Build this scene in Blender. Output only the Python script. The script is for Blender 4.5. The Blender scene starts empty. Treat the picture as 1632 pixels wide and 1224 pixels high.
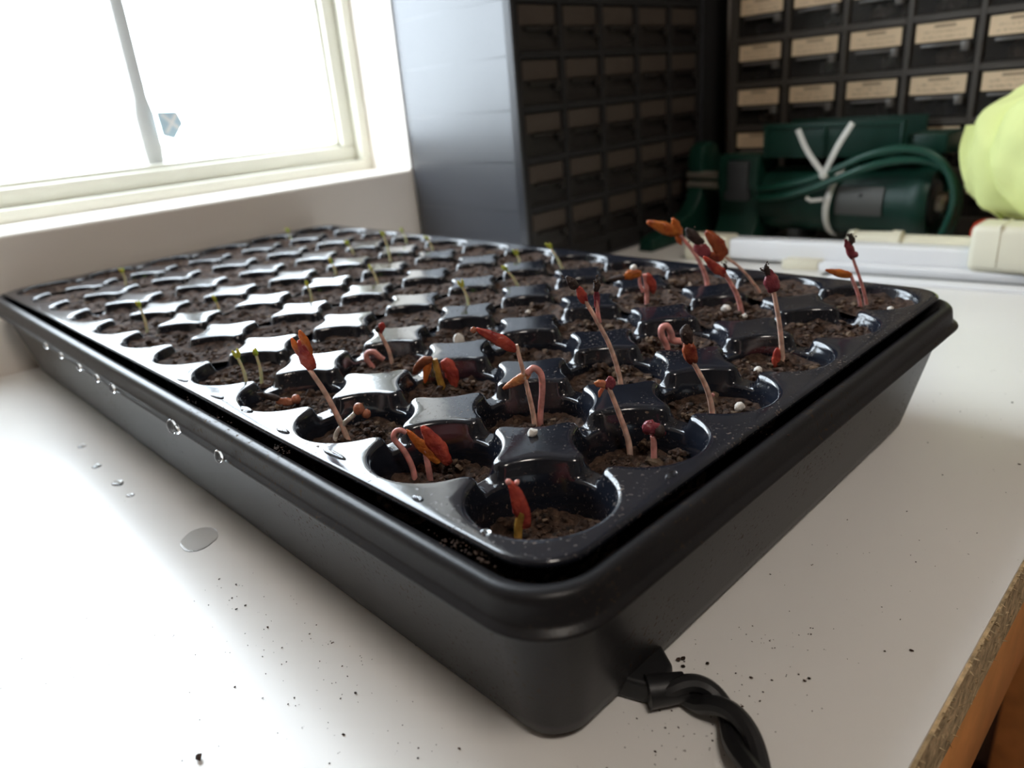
import bpy, bmesh, math, random
import numpy as np
from mathutils import Vector, Matrix, noise

S = 0.001                      # everything below is written in millimetres, table top at z = 0
random.seed(7)
scene = bpy.context.scene
col = scene.collection

# ------------------------------------------------------------------ camera
cam_d = bpy.data.cameras.new('camera'); cam = bpy.data.objects.new('camera', cam_d); col.objects.link(cam)
cam_d.sensor_width = 36.0; cam_d.lens = 25.494; cam_d.clip_start = 0.005; cam_d.clip_end = 200
CR = Vector((0.70580817, -0.7035555, -0.0827314)); CD = Vector((-0.31424715, -0.20628725, -0.92665759)); CF = Vector((0.63488862, 0.6800406, -0.36668954))
CLOC = Vector((-115.44, -116.58, 157.62))
m = Matrix.Identity(4)
for r in range(3):
    m[r][0] = CR[r]; m[r][1] = -CD[r]; m[r][2] = -CF[r]; m[r][3] = CLOC[r] * S
cam.matrix_world = m
cam_d.dof.use_dof = True; cam_d.dof.focus_distance = 0.235; cam_d.dof.aperture_fstop = 11
scene.camera = cam

# ------------------------------------------------------------------ sky, window portal, exposure
w = bpy.data.worlds.new('overcast_sky'); scene.world = w; w.use_nodes = True
bg = w.node_tree.nodes['Background']; bg.inputs['Color'].default_value = (0.80, 0.905, 1.0, 1); bg.inputs['Strength'].default_value = 12.0
pl = bpy.data.lights.new('window_portal', 'AREA'); pl.shape = 'RECTANGLE'; pl.size = 0.50; pl.size_y = 0.80
pl.cycles.is_portal = True
po = bpy.data.objects.new('window_portal', pl); col.objects.link(po)
po.location = (0.105, 0.66, 0.498); po.rotation_euler = (math.radians(-90), 0, 0)
scene.view_settings.view_transform = 'Standard'; scene.view_settings.look = 'None'
scene.view_settings.exposure = 0.14; scene.view_settings.gamma = 1.0; scene.view_settings.use_curve_mapping = False
scene.cycles.use_denoising = True
scene.cycles.max_bounces = 14; scene.cycles.diffuse_bounces = 12; scene.cycles.transparent_max_bounces = 12
scene.cycles.sample_clamp_indirect = 12

# ------------------------------------------------------------------ materials
MATS = {}
def mat(name, base, rough=0.5, spec=0.5, metal=0.0, var=0.0, vscale=40.0, bump=0.0, bscale=200.0, trans=0.0, ior=1.45, alpha=1.0, sss=0.0, coat=0.0, var2=None):
    m = bpy.data.materials.new(name); m.use_nodes = True; nt = m.node_tree; b = nt.nodes['Principled BSDF']
    b.inputs['Base Color'].default_value = (*base, 1); b.inputs['Roughness'].default_value = rough
    b.inputs['Specular IOR Level'].default_value = spec; b.inputs['Metallic'].default_value = metal
    b.inputs['Transmission Weight'].default_value = trans; b.inputs['IOR'].default_value = ior
    b.inputs['Alpha'].default_value = alpha; b.inputs['Coat Weight'].default_value = coat
    if sss: b.inputs['Subsurface Weight'].default_value = sss; b.inputs['Subsurface Radius'].default_value = (0.002, 0.0008, 0.0005); b.inputs['Subsurface Scale'].default_value = 1.0
    tc = nt.nodes.new('ShaderNodeTexCoord')
    if var:
        n = nt.nodes.new('ShaderNodeTexNoise'); n.inputs['Scale'].default_value = vscale; n.inputs['Detail'].default_value = 5
        nt.links.new(tc.outputs['Object'], n.inputs['Vector'])
        mx = nt.nodes.new('ShaderNodeMix'); mx.data_type = 'RGBA'
        lo = tuple(c * (1 - var) for c in base); hi = var2 if var2 else tuple(min(1, c * (1 + var)) for c in base)
        mx.inputs['A'].default_value = (*lo, 1); mx.inputs['B'].default_value = (*hi, 1)
        rp = nt.nodes.new('ShaderNodeMapRange'); rp.inputs['From Min'].default_value = 0.3; rp.inputs['From Max'].default_value = 0.7
        nt.links.new(n.outputs['Fac'], rp.inputs['Value']); nt.links.new(rp.outputs['Result'], mx.inputs['Factor'])
        nt.links.new(mx.outputs['Result'], b.inputs['Base Color'])
    if bump:
        n2 = nt.nodes.new('ShaderNodeTexNoise'); n2.inputs['Scale'].default_value = bscale; n2.inputs['Detail'].default_value = 4
        nt.links.new(tc.outputs['Object'], n2.inputs['Vector'])
        bp = nt.nodes.new('ShaderNodeBump'); bp.inputs['Strength'].default_value = bump; bp.inputs['Distance'].default_value = 0.001
        nt.links.new(n2.outputs['Fac'], bp.inputs['Height']); nt.links.new(bp.outputs['Normal'], b.inputs['Normal'])
    MATS[name] = m
    return m

def speckle(m, color, scale, thresh, rough=0.9, soft=0.03, mask_scale=None, mask=(0.45, 0.6)):
    """adds dust or dirt specks (a pattern with a shape of its own) to a material"""
    nt = m.node_tree; b = nt.nodes['Principled BSDF']
    tc = nt.nodes.new('ShaderNodeTexCoord'); n = nt.nodes.new('ShaderNodeTexNoise')
    n.inputs['Scale'].default_value = scale; n.inputs['Detail'].default_value = 2
    nt.links.new(tc.outputs['Object'], n.inputs['Vector'])
    r = nt.nodes.new('ShaderNodeMapRange'); r.inputs['From Min'].default_value = thresh; r.inputs['From Max'].default_value = thresh + soft
    nt.links.new(n.outputs['Fac'], r.inputs['Value']); fac = r.outputs['Result']
    if mask_scale:
        n3 = nt.nodes.new('ShaderNodeTexNoise'); n3.inputs['Scale'].default_value = mask_scale
        nt.links.new(tc.outputs['Object'], n3.inputs['Vector'])
        r3 = nt.nodes.new('ShaderNodeMapRange'); r3.inputs['From Min'].default_value = mask[0]; r3.inputs['From Max'].default_value = mask[1]
        nt.links.new(n3.outputs['Fac'], r3.inputs['Value'])
        mu = nt.nodes.new('ShaderNodeMath'); mu.operation = 'MULTIPLY'
        nt.links.new(fac, mu.inputs[0]); nt.links.new(r3.outputs['Result'], mu.inputs[1]); fac = mu.outputs[0]
    mx = nt.nodes.new('ShaderNodeMix'); mx.data_type = 'RGBA'
    bc = b.inputs['Base Color']
    if bc.is_linked:
        nt.links.new(bc.links[0].from_socket, mx.inputs['A'])
    else:
        mx.inputs['A'].default_value = bc.default_value
    mx.inputs['B'].default_value = (*color, 1)
    nt.links.new(fac, mx.inputs['Factor']); nt.links.new(mx.outputs['Result'], bc)
    rg = nt.nodes.new('ShaderNodeMapRange'); rg.inputs['To Min'].default_value = b.inputs['Roughness'].default_value; rg.inputs['To Max'].default_value = rough
    nt.links.new(fac, rg.inputs['Value']); nt.links.new(rg.outputs['Result'], b.inputs['Roughness'])

mat('table_white', (0.78, 0.765, 0.735), 0.30, 0.5, var=0.03, vscale=9)
speckle(MATS['table_white'], (0.10, 0.085, 0.07), 520, 0.735, 0.9, 0.02, 14, (0.42, 0.6))
mat('chipboard', (0.55, 0.42, 0.25), 0.9, 0.2, var=0.45, vscale=260, bump=0.8, bscale=500)
mat('apron_wood', (0.80, 0.35, 0.11), 0.55, 0.4, var=0.18, vscale=30, bump=0.1)
mat('floor_wood', (0.17, 0.055, 0.032), 0.5, 0.4, var=0.35, vscale=12)
mat('wall_paint', (0.80, 0.75, 0.69), 0.65, 0.3, var=0.03, vscale=5, bump=0.05, bscale=300)
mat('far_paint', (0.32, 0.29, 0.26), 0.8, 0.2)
mat('ceiling_paint', (0.92, 0.90, 0.86), 0.8, 0.2)
mat('window_vinyl', (0.74, 0.73, 0.64), 0.4, 0.4, var=0.04, vscale=14)
mat('mullion_grey', (0.42, 0.42, 0.40), 0.5, 0.4)
mat('ground_gravel', (0.62, 0.60, 0.57), 0.9, 0.1, var=0.1, vscale=3)
mat('house_wall', (0.66, 0.60, 0.52), 0.9, 0.1)
mat('house_roof', (0.40, 0.33, 0.28), 0.9, 0.1)
mat('tray_plastic', (0.017, 0.0165, 0.018), 0.36, 0.25, var=0.2, vscale=30, bump=0.04, bscale=900)
speckle(MATS['tray_plastic'], (0.075, 0.05, 0.03), 700, 0.62, 0.9, 0.06, 25, (0.48, 0.66))
mat('insert_plastic', (0.009, 0.011, 0.017), 0.14, 0.8, var=0.2, vscale=60, bump=0.03, bscale=300)
speckle(MATS['insert_plastic'], (0.09, 0.06, 0.04), 900, 0.63, 0.9, 0.05, 55, (0.45, 0.62))
mat('soil', (0.026, 0.0145, 0.0095), 0.9, 0.35, var=0.75, vscale=420, var2=(0.085, 0.048, 0.031), bump=0.6, bscale=1500)
mat('soil_pale', (0.11, 0.075, 0.05), 0.9, 0.2, var=0.4, vscale=400)
mat('perlite', (0.72, 0.69, 0.64), 0.8, 0.3, var=0.15, vscale=600, bump=0.4, bscale=1500)
mat('water', (1, 1, 1), 0.0, 0.5, trans=1.0, ior=1.33)
mat('rubber_black', (0.012, 0.012, 0.013), 0.42, 0.45)
mat('cab_plastic', (0.036, 0.037, 0.043), 0.33, 0.8, bump=0.05, bscale=40)
mat('cab_frame', (0.060, 0.052, 0.044), 0.45, 0.45)
mat('label_dark', (0.055, 0.040, 0.030), 0.8)
mat('label_back', (0.012, 0.011, 0.011), 0.8)
mat('pull_plastic', (0.13, 0.12, 0.11), 0.25, 0.5)
mat('junk_grey', (0.20, 0.19, 0.18), 0.5, 0.5, var=0.6, vscale=220)
mat('junk_brown', (0.20, 0.13, 0.095), 0.6, 0.4, var=0.6, vscale=220)
mat('junk_pale', (0.42, 0.36, 0.33), 0.5, 0.5, var=0.5, vscale=180)
mat('junk_blue', (0.10, 0.12, 0.16), 0.4, 0.5, var=0.5, vscale=200)
mat('green_plastic', (0.004, 0.030, 0.020), 0.42, 0.35, var=0.12, vscale=30)
mat('green_cord', (0.007, 0.055, 0.036), 0.34, 0.5)
mat('dark_panel', (0.030, 0.032, 0.034), 0.4, 0.5)
mat('plate_metal', (0.085, 0.085, 0.08), 0.45, 0.5, metal=0.3)
mat('steel', (0.55, 0.50, 0.42), 0.30, 0.5, metal=0.9)
mat('tie_white', (0.66, 0.65, 0.60), 0.4, 0.5)
mat('rail_white', (0.78, 0.78, 0.79), 0.35, 0.5)
mat('rail_cream', (0.72, 0.68, 0.54), 0.42, 0.5)
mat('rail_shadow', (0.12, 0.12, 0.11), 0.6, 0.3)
mat('cloth_yellow', (0.72, 0.78, 0.33), 0.85, 0.2, var=0.06, vscale=30, bump=0.35, bscale=700)
mat('red_plastic', (0.60, 0.05, 0.015), 0.4, 0.5)
mat('green_leaf', (0.30, 0.45, 0.05), 0.5, 0.4, sss=0.3)
mat('pale_stem', (0.55, 0.62, 0.38), 0.45, 0.4, sss=0.4)
mat('sticker_blue', (0.45, 0.6, 0.7), 0.6, 0.3)
mat('sticker_white', (0.8, 0.8, 0.8), 0.6, 0.3)

def wet(m):   # sprouts are glossy
    m.node_tree.nodes['Principled BSDF'].inputs['Roughness'].default_value = 0.3
PAL = {'red': (0.36, 0.035, 0.04), 'org': (0.56, 0.115, 0.035), 'pink': (0.60, 0.28, 0.25), 'tan': (0.64, 0.44, 0.35), 'yel': (0.42, 0.24, 0.05),
       'white': (0.62, 0.58, 0.52), 'bulb': (0.34, 0.13, 0.075), 'dark': (0.045, 0.028, 0.024), 'brown': (0.17, 0.045, 0.03),
       'pinkleaf': (0.62, 0.19, 0.16), 'purple': (0.20, 0.035, 0.055), 'redbrown': (0.30, 0.045, 0.03)}
PAL2 = {'red': (0.55, 0.10, 0.06), 'org': (0.62, 0.21, 0.035), 'brown': (0.30, 0.10, 0.04), 'purple': (0.36, 0.08, 0.10), 'redbrown': (0.45, 0.12, 0.04), 'pinkleaf': (0.68, 0.34, 0.12)}
for k, c in PAL.items():
    mat('sprout_' + k, c, 0.24 if k != 'dark' else 0.6, 0.5, var=0.4, vscale=220, var2=PAL2.get(k), bump=0.6 if k not in ('tan', 'pink') else 0.05, bscale=700, sss=0.0 if k == 'dark' else 0.3)

def emit(name, c, st):
    m = bpy.data.materials.new(name); m.use_nodes = True; b = m.node_tree.nodes['Principled BSDF']
    b.inputs['Base Color'].default_value = (0.8, 0.8, 0.78, 1); b.inputs['Emission Color'].default_value = (*c, 1); b.inputs['Emission Strength'].default_value = st
    MATS[name] = m
emit('fill_lamp_glow', (1.0, 0.90, 0.80), 25.0)  # glow of the added fill lamp
# clear drawer plastic: partly see-through, glossy
def clear_plastic():
    m = bpy.data.materials.new('drawer_plastic'); m.use_nodes = True; nt = m.node_tree; b = nt.nodes['Principled BSDF']; out = nt.nodes['Material Output']
    b.inputs['Base Color'].default_value = (0.07, 0.066, 0.062, 1); b.inputs['Roughness'].default_value = 0.25
    t = nt.nodes.new('ShaderNodeBsdfTransparent'); t.inputs['Color'].default_value = (0.8, 0.78, 0.75, 1)
    mx = nt.nodes.new('ShaderNodeMixShader'); mx.inputs[0].default_value = 0.25
    nt.links.new(t.outputs[0], mx.inputs[1]); nt.links.new(b.outputs[0], mx.inputs[2]); nt.links.new(mx.outputs[0], out.inputs['Surface'])
    MATS['drawer_plastic'] = m
clear_plastic()
mat('drawer_dark', (0.020, 0.017, 0.016), 0.35, 0.4)
# window pane with a translucent veil added to imitate hazy window glare
def glare_veil_pane():
    m = bpy.data.materials.new('glare_veil_pane'); m.use_nodes = True; nt = m.node_tree; out = nt.nodes['Material Output']
    nt.nodes.remove(nt.nodes['Principled BSDF'])
    t = nt.nodes.new('ShaderNodeBsdfTransparent'); tl = nt.nodes.new('ShaderNodeBsdfTranslucent'); tl.inputs['Color'].default_value = (0.9, 0.9, 0.88, 1)
    mx = nt.nodes.new('ShaderNodeMixShader'); mx.inputs[0].default_value = 0.034
    nt.links.new(t.outputs[0], mx.inputs[1]); nt.links.new(tl.outputs[0], mx.inputs[2]); nt.links.new(mx.outputs[0], out.inputs['Surface'])
    MATS['glare_veil_pane'] = m
glare_veil_pane()
# paper label with brown printed lines (flat print)
def label_card():
    m = bpy.data.materials.new('label_card'); m.use_nodes = True; nt = m.node_tree; b = nt.nodes['Principled BSDF']; b.inputs['Roughness'].default_value = 0.8
    tc = nt.nodes.new('ShaderNodeTexCoord'); sp = nt.nodes.new('ShaderNodeSeparateXYZ'); nt.links.new(tc.outputs['UV'], sp.inputs[0])
    def band(lo, hi, src):
        a = nt.nodes.new('ShaderNodeMath'); a.operation = 'GREATER_THAN'; a.inputs[1].default_value = lo; nt.links.new(src, a.inputs[0])
        c = nt.nodes.new('ShaderNodeMath'); c.operation = 'LESS_THAN'; c.inputs[1].default_value = hi; nt.links.new(src, c.inputs[0])
        d = nt.nodes.new('ShaderNodeMath'); d.operation = 'MULTIPLY'; nt.links.new(a.outputs[0], d.inputs[0]); nt.links.new(c.outputs[0], d.inputs[1]); return d.outputs[0]
    def mul(x, y):
        d = nt.nodes.new('ShaderNodeMath'); d.operation = 'MULTIPLY'; nt.links.new(x, d.inputs[0])
        nt.links.new(y, d.inputs[1]) if not isinstance(y, float) else setattr(d.inputs[1], 'default_value', y); return d.outputs[0]
    def mx_(x, y):
        d = nt.nodes.new('ShaderNodeMath'); d.operation = 'MAXIMUM'; nt.links.new(x, d.inputs[0]); nt.links.new(y, d.inputs[1]); return d.outputs[0]
    n = nt.nodes.new('ShaderNodeTexNoise'); n.inputs['Scale'].default_value = 14; n.inputs['Detail'].default_value = 1
    oi = nt.nodes.new('ShaderNodeObjectInfo'); ad = nt.nodes.new('ShaderNodeVectorMath'); ad.operation = 'ADD'
    mp = nt.nodes.new('ShaderNodeMapping'); mp.inputs['Scale'].default_value = (1.5, 1.2, 1)
    nt.links.new(tc.outputs['UV'], mp.inputs[0]); nt.links.new(mp.outputs[0], ad.inputs[0]); nt.links.new(oi.outputs['Location'], ad.inputs[1])
    mm = nt.nodes.new('ShaderNodeVectorMath'); mm.operation = 'SCALE'; mm.inputs['Scale'].default_value = 1.0
    nt.links.new(ad.outputs[0], mm.inputs[0]); nt.links.new(mm.outputs[0], n.inputs['Vector'])
    g = nt.nodes.new('ShaderNodeMath'); g.operation = 'GREATER_THAN'; g.inputs[1].default_value = 0.50; nt.links.new(n.outputs['Fac'], g.inputs[0])
    head = mul(band(0.32, 0.70, sp.outputs['X']), mul(band(0.72, 0.88, sp.outputs['Y']), 0.75))
    row1 = mul(mul(band(0.12, 0.88, sp.outputs['X']), band(0.46, 0.58, sp.outputs['Y'])), mul(g.outputs[0], 0.5))
    row2 = mul(mul(band(0.12, 0.88, sp.outputs['X']), band(0.16, 0.30, sp.outputs['Y'])), mul(g.outputs[0], 0.5))
    f = mx_(head, mx_(row1, row2))
    c = nt.nodes.new('ShaderNodeMix'); c.data_type = 'RGBA'; c.inputs['A'].default_value = (0.72, 0.55, 0.36, 1); c.inputs['B'].default_value = (0.17, 0.11, 0.07, 1)
    nt.links.new(f, c.inputs['Factor']); nt.links.new(c.outputs['Result'], b.inputs['Base Color'])
    MATS['label_card'] = m
label_card()

# ------------------------------------------------------------------ helpers
WLOC = {}
def tag(o, label=None, cat=None, group=None, kind=None):
    if label: o['label'] = label
    if cat: o['category'] = cat
    if group: o['group'] = group
    if kind: o['kind'] = kind
    return o

def empty(name, loc):
    o = bpy.data.objects.new(name, None); o.empty_display_size = 0.01; col.objects.link(o)
    o.location = Vector(loc) * S; WLOC[o] = Vector(loc)
    return o

class MB:
    """collects geometry (world millimetres) and links it as one mesh object"""
    def __init__(s): s.v = []; s.f = []; s.mi = []; s.uv = None
    def add(s, v, f, mi=0):
        n = len(s.v); s.v += [tuple(p) for p in v]; s.f += [tuple(i + n for i in q) for q in f]; s.mi += [mi] * len(f); return s
    def box(s, a, b, mi=0):
        x0, y0, z0 = a; x1, y1, z1 = b
        v = [(x0, y0, z0), (x1, y0, z0), (x1, y1, z0), (x0, y1, z0), (x0, y0, z1), (x1, y0, z1), (x1, y1, z1), (x0, y1, z1)]
        return s.add(v, [(0, 3, 2, 1), (4, 5, 6, 7), (0, 1, 5, 4), (1, 2, 6, 5), (2, 3, 7, 6), (3, 0, 4, 7)], mi)
    def tube(s, pts, rad, n=10, mi=0, caps=True, flat=1.0, up=None):
        pts = [Vector(p) for p in pts]; k = len(pts)
        if not hasattr(rad, '__len__'): rad = [rad] * k
        rings = []; prev = None
        for i, p in enumerate(pts):
            t = (pts[min(i + 1, k - 1)] - pts[max(i - 1, 0)]).normalized()
            if prev is None:
                u = Vector(up) if up else (Vector((0, 0, 1)) if abs(t.z) < 0.9 else Vector((1, 0, 0)))
                u = (u - t * u.dot(t)).normalized()
            else:
                u = (prev - t * prev.dot(t)).normalized()
            prev = u; w_ = t.cross(u)
            rings.append([p + u * (math.cos(2 * math.pi * j / n) * rad[i] * flat) + w_ * (math.sin(2 * math.pi * j / n) * rad[i]) for j in range(n)])
        v = [q for r in rings for q in r]; f = []
        for i in range(k - 1):
            for j in range(n):
                f.append((i * n + j, i * n + (j + 1) % n, (i + 1) * n + (j + 1) % n, (i + 1) * n + j))
        if caps: f += [tuple(range(n - 1, -1, -1)), tuple((k - 1) * n + j for j in range(n))]
        return s.add(v, f, mi)
    def blob(s, c, r, seed=0, sub=1, amp=0.25, squash=(1, 1, 1), mi=0):
        bm = bmesh.new(); bmesh.ops.create_icosphere(bm, subdivisions=sub, radius=1)
        v = []
        for q in bm.verts:
            d = q.co.normalized(); k = 1 + amp * noise.noise(d * 1.7 + Vector((seed * 3.1, seed * 1.7, seed)))
            v.append((c[0] + d.x * r * k * squash[0], c[1] + d.y * r * k * squash[1], c[2] + d.z * r * k * squash[2]))
        f = [[x.index for x in q.verts] for q in bm.faces]; bm.free()
        return s.add(v, f, mi)
    def prism(s, poly, axis, a, b, mi=0):
        """poly: 2-D outline in the two other axes; extruded along axis (0,1,2) from a to b"""
        def P(p, t):
            if axis == 0: return (t, p[0], p[1])
            if axis == 1: return (p[0], t, p[1])
            return (p[0], p[1], t)
        n = len(poly); v = [P(p, a) for p in poly] + [P(p, b) for p in poly]
        f = [tuple(range(n)), tuple(range(2 * n - 1, n - 1, -1))] + [(i, i + n, (i + 1) % n + n, (i + 1) % n) for i in range(n)]
        return s.add(v, f, mi)
    def build(s, name, mats, parent=None, smooth=True, bevel=0, seg=2, origin=None, angle=35):
        me = bpy.data.meshes.new(name)
        if origin is None:
            if parent is not None: origin = WLOC[parent]
            else:
                a = np.array(s.v); origin = Vector(((a[:, 0].min() + a[:, 0].max()) / 2, (a[:, 1].min() + a[:, 1].max()) / 2, a[:, 2].min()))
        origin = Vector(origin)
        me.from_pydata([tuple((Vector(p) - origin) * S) for p in s.v], [], s.f)
        if not isinstance(mats, (list, tuple)): mats = [mats]
        for q in mats: me.materials.append(MATS[q])
        if len(mats) > 1: me.polygons.foreach_set('material_index', s.mi)
        bm = bmesh.new(); bm.from_mesh(me); bmesh.ops.recalc_face_normals(bm, faces=bm.faces[:])
        if bevel:
            e = [x for x in bm.edges if len(x.link_faces) == 2 and x.calc_face_angle(0) > math.radians(30)]
            bmesh.ops.bevel(bm, geom=e, offset=bevel * S, segments=seg, affect='EDGES', profile=0.5, clamp_overlap=True)
        if smooth:
            for q in bm.faces: q.smooth = True
            for x in bm.edges:
                if len(x.link_faces) == 2 and x.calc_face_angle(0) > math.radians(angle): x.smooth = False
        bm.to_mesh(me); bm.free(); me.update()
        o = bpy.data.objects.new(name, me); col.objects.link(o)
        if parent is not None:
            o.parent = parent; o.location = (0, 0, 0)
            if origin != WLOC[parent]: o.location = (origin - WLOC[parent]) * S
        else:
            o.location = origin * S
        WLOC[o] = origin
        return o

def smooth_path(pts, n=6):
    """Catmull-Rom through the points"""
    p = [Vector(q) for q in pts]; p = [p[0] * 2 - p[1]] + p + [p[-1] * 2 - p[-2]]; out = []
    for i in range(1, len(p) - 2):
        for k in range(n):
            t = k / n
            out.append(0.5 * ((2 * p[i]) + (p[i + 1] - p[i - 1]) * t + (2 * p[i - 1] - 5 * p[i] + 4 * p[i + 1] - p[i + 2]) * t * t + (3 * p[i] - p[i - 1] - 3 * p[i + 1] + p[i + 2]) * t ** 3))
    out.append(p[-2]); return out

def lerp(a, b, t): return a + (b - a) * t
# ------------------------------------------------------------------ the room
WY = 505.0
b = MB().box((-2200, WY, -750), (815, WY + 110, 98)); wl = b.build('wall_left', 'wall_paint', bevel=4, seg=3)
tag(wl, kind='structure')
b = MB().box((351, WY, 98), (815, WY + 110, 1700)).box((-2200, WY, 98), (-140, WY + 110, 1700)).box((-140, WY, 900), (351, WY + 110, 1700))
tag(b.build('wall_left', 'wall_paint'), kind='structure')
tag(MB().box((815, -2600, -750), (915, WY + 110, 1700)).build('wall_back', 'far_paint'), kind='structure')
tag(MB().box((-2300, -2600, -750), (-2200, WY + 110, 1700)).build('wall_front', 'far_paint'), kind='structure')
tag(MB().box((-2300, -2700, -750), (915, -2600, 1700)).build('wall_right', 'far_paint'), kind='structure')
tag(MB().box((-2300, -2700, 1700), (915, WY + 110, 1760)).build('ceiling', 'ceiling_paint'), kind='structure')
fl = MB().box((-2300, -2700, -800), (915, WY + 110, -762)).build('floor', 'floor_wood'); tag(fl, kind='structure')
k = 0
first = None
for x in range(-2200, 815, 120):
    pb = MB().box((x + 0.8, -2600, -762), (x + 119.2, WY, -750))
    pb.build('floor_board', 'floor_wood', fl, bevel=1, seg=1)

# window: outer frame, sash, pane with added glare veil, mullion
win = empty('window_1', (138, WY + 70, 98)); tag(win, kind='structure')
def ring(mb, x0, x1, z0, z1, t, y0, y1):
    mb.box((x0, y0, z0), (x1, y1, z0 + t)); mb.box((x0, y0, z1 - t), (x1, y1, z1)); mb.box((x0, y0, z0 + t), (x0 + t, y1, z1 - t)); mb.box((x1 - t, y0, z0 + t), (x1, y1, z1 - t)); return mb
ring(MB(), -140, 351, 98, 900, 11, WY + 66, WY + 110).build('outer_frame', 'window_vinyl', win, bevel=1.5)
ring(MB(), -129, 340, 109, 889, 15, WY + 78, WY + 104).build('sash', 'window_vinyl', win, bevel=2)
ring(MB(), -114, 325, 124, 874, 4, WY + 84, WY + 98).build('glazing_bead', 'window_vinyl', win, bevel=1)
MB().box((-111, WY + 89, 127), (322, WY + 91, 871)).build('pane', 'glare_veil_pane', win)
MB().prism([(131, 124), (145, 124), (147, 140), (147, 170), (144.5, 184), (144, 874), (133, 874), (132.5, 184), (130, 170), (130, 140)], 1, WY + 95, WY + 104).build('mullion', 'mullion_grey', win, bevel=1)
st = MB().prism([(147, 172), (166, 171), (169, 160), (158, 147), (148, 151)], 1, WY + 91.6, WY + 92.0)
so = st.build('window_sticker', 'sticker_blue'); tag(so, 'small pale blue sticker with a white cross on the window pane', 'sticker')
WLOC[so] = WLOC[so]
MB().prism([(150, 169), (152.5, 170), (165, 157), (163, 155)], 1, WY + 91.3, WY + 91.6).build('white_stripe', 'sticker_white', so)
MB().prism([(151, 154), (153, 152.5), (165.5, 168), (163.5, 170)], 1, WY + 91.05, WY + 91.3).build('white_stripe', 'sticker_white', so)

# lamp added out of view at the ceiling to brighten the shaded bench
cl = empty('added_fill_lamp', (-350, -850, 1620)); tag(cl, 'added unseen fill lamp, round with a warm frosted diffuser, above the bench', 'lamp')
def disc(cx, cy, prof, n=40):
    mb = MB(); v = []; f = []
    for r, z in prof:
        for j in range(n): v.append((cx + r * math.cos(2 * math.pi * j / n), cy + r * math.sin(2 * math.pi * j / n), z))
    for i in range(len(prof) - 1):
        for j in range(n): f.append((i * n + j, i * n + (j + 1) % n, (i + 1) * n + (j + 1) % n, (i + 1) * n + j))
    f += [tuple(range(n)), tuple((len(prof) - 1) * n + j for j in range(n))]
    return mb.add(v, f)
disc(-350, -850, [(230, 1699), (230, 1665), (222, 1662)]).build('fill_lamp_base', 'rail_white', cl)
disc(-350, -850, [(215, 1661), (210, 1645), (170, 1630), (90, 1622), (10, 1620)]).build('fill_lamp_diffuser', 'fill_lamp_glow', cl)

# outside: pale gravel ground and a neighbouring house far off
tag(MB().box((-30000, 700, -900), (30000, 60000, -850)).build('ground_outside', 'ground_gravel'), kind='structure')

# ------------------------------------------------------------------ workbench
wb = empty('workbench', (-90, 210, -750))
tag(wb, 'white laminate workbench with a raw chipboard edge under the seed tray', 'workbench')
MB().box((-1000, -84, -1.2), (812, WY - 0.5, 0)).build('laminate_top', 'table_white', wb)
MB().box((-1000, -85, -25), (812, WY - 0.5, -1.2)).build('chipboard_core', 'chipboard', wb)
MB().box((-1000, -84.5, -76), (812, -62, -25)).build('apron', 'apron_wood', wb, bevel=1)
MB().box((-1000, WY - 40, -76), (812, WY - 20, -25)).build('apron', 'apron_wood', wb, bevel=1)
for lx in (-970, 750):
    for ly in (-60, 420):
        MB().box((lx, ly, -750), (lx + 45, ly + 45, -25)).build('leg', 'apron_wood', wb, bevel=2)
b = MB(); rr = random.Random(3)
for i in range(420):
    x = rr.uniform(20, 330); L = rr.uniform(0.6, 2.2)
    y = -85 - rr.uniform(-0.6, 0.5); z = rr.choice([rr.uniform(-2.5, 0.3), rr.uniform(-24, -1)])
    p = Vector((x, y, z)); d = Vector((rr.uniform(-1, 1), -rr.uniform(0.2, 1), rr.uniform(-0.4, 0.7))).normalized() * L
    s_ = Vector((rr.uniform(0.3, 0.9), 0.1, rr.uniform(-0.3, 0.3)))
    b.add([p, p + s_, p + s_ * 0.6 + Vector((0, 0, -0.5)), p + d], [(0, 1, 2), (0, 1, 3), (1, 2, 3), (2, 0, 3)])
tag(b.build('edge_splinters', 'chipboard', wb, smooth=False), kind='stuff')

# ------------------------------------------------------------------ seed tray: heat mat, tray, cell insert
def rrect(x0, x1, y0, y1, r, nseg=10, nedge=12):
    pts = []
    for cx, cy, a0 in ((x1 - r, y1 - r, 0), (x0 + r, y1 - r, 90), (x0 + r, y0 + r, 180), (x1 - r, y0 + r, 270)):
        for q in range(nseg + 1):
            a = math.radians(a0 + 90 * q / nseg); pts.append((cx + r * math.cos(a), cy + r * math.sin(a)))
    out = []
    for i, p in enumerate(pts):
        out.append(p); q = pts[(i + 1) % len(pts)]
        if (i + 1) % (nseg + 1) == 0:
            for t in range(1, nedge): out.append((lerp(p[0], q[0], t / nedge), lerp(p[1], q[1], t / nedge)))
    return out
TX0, TX1, TY0, TY1, TR = -35.5, 241.5, -35.0, 501.5, 20.0
def loft(profile, cap_last=False):
    mb = MB(); loops = []
    for off, z, r in profile:
        loops.append([(x, y, z) for x, y in rrect(TX0 + off, TX1 - off, TY0 + off, TY1 - off, r)])
    n = len(loops[0]); v = [p for L in loops for p in L]; f = []
    for i in range(len(loops) - 1):
        for j in range(n): f.append((i * n + j, i * n + (j + 1) % n, (i + 1) * n + (j + 1) % n, (i + 1) * n + j))
    mb.add(v, f)
    if cap_last: mb.f.append(tuple((len(loops) - 1) * n + j for j in range(n))); mb.mi.append(0)
    return mb
mat_e = empty('heat_mat', (100, 220, 0)); tag(mat_e, 'thin black heat mat under the seed tray with a twisted black cord', 'heat mat')
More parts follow.
